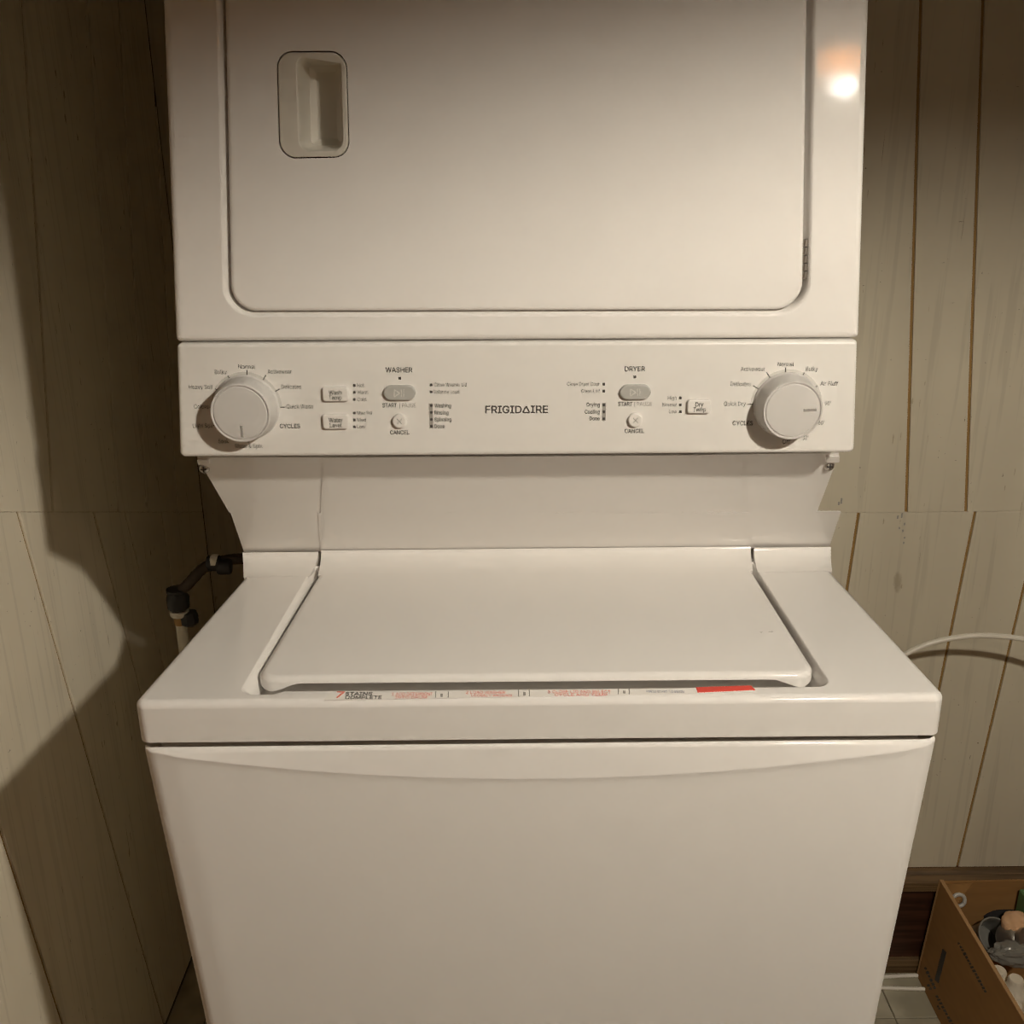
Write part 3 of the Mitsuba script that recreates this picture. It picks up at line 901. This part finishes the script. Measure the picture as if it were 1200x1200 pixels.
# white drain hose arching in front of the wall, right of the machine
Yh = .385
pts = [on(*p, 1, Yh) for p in ((1008, 900), (1012, 835), (1030, 790), (1066, 764), (1088, 754.5), (1112, 748.5), (1140, 745), (1165, 745), (1200, 749), (1240, 760), (1290, 790), (1330, 850), (1345, 960), (1345, 1090))]
put('drain_hose', tube(pts, .0042, 14, n=90), HOSE, 40, 'white hose arching across the wall to the right of the washer', 'hose')
# two white cords on the floor
for ps, lab in (([(1010, 1146), (1040, 1144.5), (1060, 1143.5), (1085, 1143), (1110, 1142.5)], 'white cord on the floor running along the foot of the baseboard'), ([(1000, 1157.5), (1034, 1157.5), (1060, 1158.5), (1083, 1159), (1098, 1160)], 'white cord across the floor tiles, nearer than the baseboard one')):
    q = [on(*p, 2, .0034) for p in ps]
    put('power_cord', tube(q, .0034, 12, n=40), CORD, 40, lab, 'cord')

# ------------------------------------------------------------------ cardboard box with its odds and ends
t = 'cardboard_box'
labels[t] = {'label': 'open brown cardboard box of odds and ends on the floor right of the washer', 'category': 'box'}
c0 = on(1074.5, 1143, 2, .001)
c1 = on(1102.5, 1033, 1, c0[1] - .004)
XB0, XB1, YBF, YBB, ZBX = c0[0], c0[0] + .48, c0[1] - .47, c0[1], c1[2]
fl_ = c1[0] - c0[0]
th = .005


def wall_hull(pts, n_):
    P = np.array(pts, float)
    return hull(np.vstack([P, P + np.array(n_) * th]))


put(t + '__side_panel', wall_hull([(XB0, YBF, .001), (XB0, YBB, .001), (c1[0], YBB - .002, ZBX), (c1[0], YBF, ZBX)], (1, 0, 0)), CARD, False)
put(t + '__side_panel', wall_hull([(XB1, YBF, .001), (XB1, YBB, .001), (XB1, YBB, ZBX), (XB1, YBF, ZBX)], (1, 0, 0)), CARD, False)
put(t + '__back_panel', wall_hull([(XB0 + th, YBB - th, .001), (XB1, YBB - th, .001), (XB1, YBB - th, ZBX + .004), (c1[0] + th, YBB - th - .002, ZBX)], (0, 1, 0)), CARD, False)
put(t + '__front_panel', wall_hull([(XB0 + th, YBF, .001), (XB1, YBF, .001), (XB1, YBF, ZBX), (c1[0] + th, YBF, ZBX)], (0, 1, 0)), CARD, False)
put(t + '__bottom_panel', bx(XB0, XB1, YBF, YBB, .0005, .005), CARD, False)
put(t + '__top_edge', bx(c1[0] - .0005, c1[0] + th + .0008, YBF, YBB, ZBX - .001, ZBX + .001), CARD_EDGE, False)
put(t + '__corner_edge', hull([(XB0 - .001, YBB - .004, .002), (XB0 - .001, YBB + .001, .002), (c1[0] - .001, YBB - .004, ZBX), (c1[0] - .001, YBB + .001, ZBX), (XB0 + .004, YBB + .001, .002), (c1[0] + .004, YBB + .001, ZBX)]), CARD_EDGE, False)
put(t + '__corner_flap', hull([(c1[0] + th, YBB - th - .003, ZBX - .004), (c1[0] + .055, YBB - th - .003, ZBX), (c1[0] + th, YBB - .060, ZBX - .004), (c1[0] + th, YBB - th - .003, ZBX - .008), (c1[0] + .055, YBB - th - .003, ZBX - .004), (c1[0] + th, YBB - .060, ZBX - .008)]), CARD, False)


def S2(px, py):                                       # (y, z) on the box's left side
    return on(px, py, 0, c0[0] + fl_ * .5)[1:]


def side_print(px, name, depth=.0012):
    out = []
    for p in px:
        a = S2(*p)
        x = c0[0] + fl_ * a[1] / ZBX
        out.append((x, a[0], a[1]))
    P = np.array(out)
    put(t + '__' + name, hull(np.vstack([P + [-depth, 0, 0], P + [.002, 0, 0]])), INK, False)


side_print([(1104.5, 1112), (1108.6, 1116), (1102.5, 1152), (1098.5, 1148)], 'hand_slot', .0008)
rnd = random.Random(4)
for (xa, ya, xb, yb, n_, hw) in ((1120, 1104, 1153, 1164, 15, 1.5), (1087, 1133, 1100, 1160, 6, 1.5), (1091, 1153, 1096, 1161, 2, 1.6), (1101, 1166, 1121, 1203, 9, 1.7), (1103, 1178, 1106, 1184, 2, 1.5)):
    for k in range(n_):
        f0, f1 = (k + .12) / n_, (k + .12 + rnd.uniform(.45, .75)) / n_
        h = hw * rnd.uniform(.6, 1.1)
        p, q = (xa + (xb - xa) * f0, ya + (yb - ya) * f0), (xa + (xb - xa) * f1, ya + (yb - ya) * f1)
        side_print([(p[0] + h * .9, p[1] - h * .3), (q[0] + h * .9, q[1] - h * .3), (q[0] - h * .9, q[1] + h * .3), (p[0] - h * .9, p[1] + h * .3)], 'print_mark', .0005)


def inside(px, py, z):
    return on(px, py, 2, z)


def blob(r, at, squash=(1, 1, 1), amp=.12, freq=3.0, seed=0, sub=3):
    m = trimesh.creation.icosphere(sub, 1.0)
    n_ = meshkit.fbm(m.vertices * freq * .5 + 10, 3, seed)
    m.vertices = m.vertices * (1 + amp * 2 * (n_[:, None] - .5)) * np.array(squash) * r
    m.apply_translation(at)
    return m


fill_z = .125
put('packing_film', blob(1.0, inside(1185, 1095, .05) + [.09, -.005, 0], (.10, .045, .036), .25, 7, 3, 4), FILM, 25, 'crumpled cloudy plastic film filling the box under the other things', 'plastic film', kind='stuff')
put('foam_sponge', blob(.026, inside(1192, 1083, .160), (1, .9, .8), .22, 5, 1), PEACH, 40, 'peach coloured sponge lump near the back of the box', 'sponge')
gp = inside(1207, 1062, .185)
put('green_carton', bx(gp[0] - .012, gp[0] + .05, gp[1] - .012, gp[1] + .02, gp[2] - .05, gp[2] + .02, .003), GREENP, 30, 'small green carton standing behind the peach sponge', 'carton')
put('dark_cloth', blob(.042, inside(1176, 1072, .135), (1.1, .55, .5), .2, 4, 2), BAG, 40, 'black cloth bunched at the back of the box', 'cloth')
# clear cups and jars
cupz = inside(1156, 1091, .135)
ja = lathe([(.026, .0), (.030, .004), (.031, .05), (.033, .052), (.033, .056), (.0305, .056), (.029, .05), (.028, .005), (0, .004)], 36)
ja.apply_transform(trimesh.transformations.rotation_matrix(math.radians(38), [1, .2, 0]))
ja.apply_translation(cupz - [0, -.01, .035])
put('smoked_cup', ja, GREYP, 40, 'grey smoked plastic cup leaning against the left side of the box', 'cup')
j2 = lathe([(0, 0), (.020, 0), (.024, .004), (.0245, .030), (.020, .036), (.021, .040), (.021, .046), (0, .047)], 36)
j2.apply_transform(trimesh.transformations.rotation_matrix(math.radians(60), [.8, .6, 0]))
j2.apply_translation(inside(1175, 1099, .13))
put('foil_wrapped_jar', j2, STEEL, 40, 'shiny silver jar beside the grey cup', 'jar')
j3 = blob(.030, inside(1196, 1109, .14), (1.0, .8, .5), .3, 6, 5)
put('crumpled_wrapper', j3, FILM, 25, 'crumpled shiny wrapper in front of the peach sponge', 'wrapper')
for px, py, z, lab in ((1171, 1136, .165, 'cream plastic bottle nearest the left side of the box'), (1191, 1146, .170, 'cream plastic bottle standing between its two neighbours'), (1189, 1176, .160, 'cream plastic bottle standing nearest the front of the box')):
    hb = z - .006
    b = lathe([(0, 0), (.019, 0), (.0205, .003), (.021, hb - .034), (.019, hb - .022), (.0125, hb - .013), (.0125, hb - .003), (.0105, hb), (0, hb)], 36)
    b.apply_translation(inside(px, py, z) * [1, 1, 0] + [0, 0, .0055])
    put('cream_bottle', b, CREAMP, 40, lab, 'bottle', 'cream bottles in the cardboard box')
put('crumpled_wrapper', blob(.034, inside(1186, 1118, .135), (1.1, .6, .6), .3, 6, 9), GREYP, 25, 'grey green crumpled wrapper between the shiny jar and the cream bottles', 'wrapper')
rg = trimesh.creation.torus(.0105, .0035, 32, 12)
rg.apply_transform(trimesh.transformations.rotation_matrix(math.radians(75), [1, 0, 0]))
rg.apply_translation(inside(1123.5, 1055, ZBX - .010))
put('plastic_ring', rg, PALE, 40, 'pale plastic ring hooked inside the back left corner of the box', 'ring')

# ------------------------------------------------------------------ the pendant lamp (right of the camera, seen mirrored in the dryer)
t = 'pendant_lamp'
labels[t] = {'label': 'hooded pendant lamp with a small amber glass lantern hanging below', 'category': 'lamp'}


def emit(key, mesh, radiance, m=IRON, smooth=True, weight=1.0):
    scene[key] = mikit.ply(mesh, m, smooth=smooth, emitter={'type': 'area', 'radiance': rgb(*radiance), 'sampling_weight': weight})


put(t + '__cord', tube([BULB + [0, 0, .07], [BULB[0], BULB[1], ZC]], .004, spline=False), IRON, 40)
hood = lathe([(.012, .075), (.03, .070), (.10, .045), (.15, .005), (.172, -.0565), (.169, -.0565), (.147, .003), (.098, .041), (.028, .066), (.010, .071)], 48, BULB)
put(t + '__hood', hood, IRON, 40)
b = trimesh.creation.icosphere(3, .024)
b.apply_translation(BULB)
emit(t + '__bulb', b, BULB_LIGHT)
put(t + '__bulb_socket', lathe([(0, 0), (.013, 0), (.013, .03), (0, .03)], 24, BULB + [0, 0, .035]), IRON, 40)
put(t + '__chain', tube([BULB + [.0, 0.03, -.02], LANTERN + [0, 0, .060]], .0016, spline=False), IRON, 40)
# lantern: six amber panes between dark bars, a cap above, a white bulb tip below
ang0 = math.radians(30)
for k in range(6):
    a0, a1 = ang0 + k * math.pi / 3 + .09, ang0 + (k + 1) * math.pi / 3 - .09
    r = .044
    q = [np.array([r * math.cos(a), r * math.sin(a), z]) + LANTERN for a, z in ((a0, .004), (a1, .004), (a1, .040), (a0, .040))]
    n_ = np.array([math.cos((a0 + a1) / 2), math.sin((a0 + a1) / 2), 0]) * .0015
    m = hull(np.vstack([np.array(q), np.array(q) - n_]))
    emit(f'{t}__amber_pane' + (f'_{k:03d}' if k else ''), m, AMBER_LIGHT, IRON, False, .008)
    a = ang0 + k * math.pi / 3
    put(t + '__lantern_bar', tube([LANTERN + [.0445 * math.cos(a), .0445 * math.sin(a), .0], LANTERN + [.0445 * math.cos(a), .0445 * math.sin(a), .043]], .0024, 8, False), IRON, 40)
put(t + '__lantern_cap', lathe([(.0, .060), (.006, .058), (.038, .046), (.047, .043), (.047, .040), (0, .040)], 30, LANTERN), IRON, 40)
tip = trimesh.creation.icosphere(3, .032)
v = tip.vertices
taper = np.where(v[:, 2] < 0, 1 - .45 * np.clip(-v[:, 2] / .032, 0, 1), 1.0)
tip.vertices = np.stack([v[:, 0] * taper, v[:, 1] * taper, np.where(v[:, 2] < 0, v[:, 2] * 1.2, v[:, 2] * .1)], -1)
tip.apply_translation(LANTERN + [0, 0, -.002])
emit(t + '__lantern_bulb', tip, TIP_LIGHT, weight=.10)
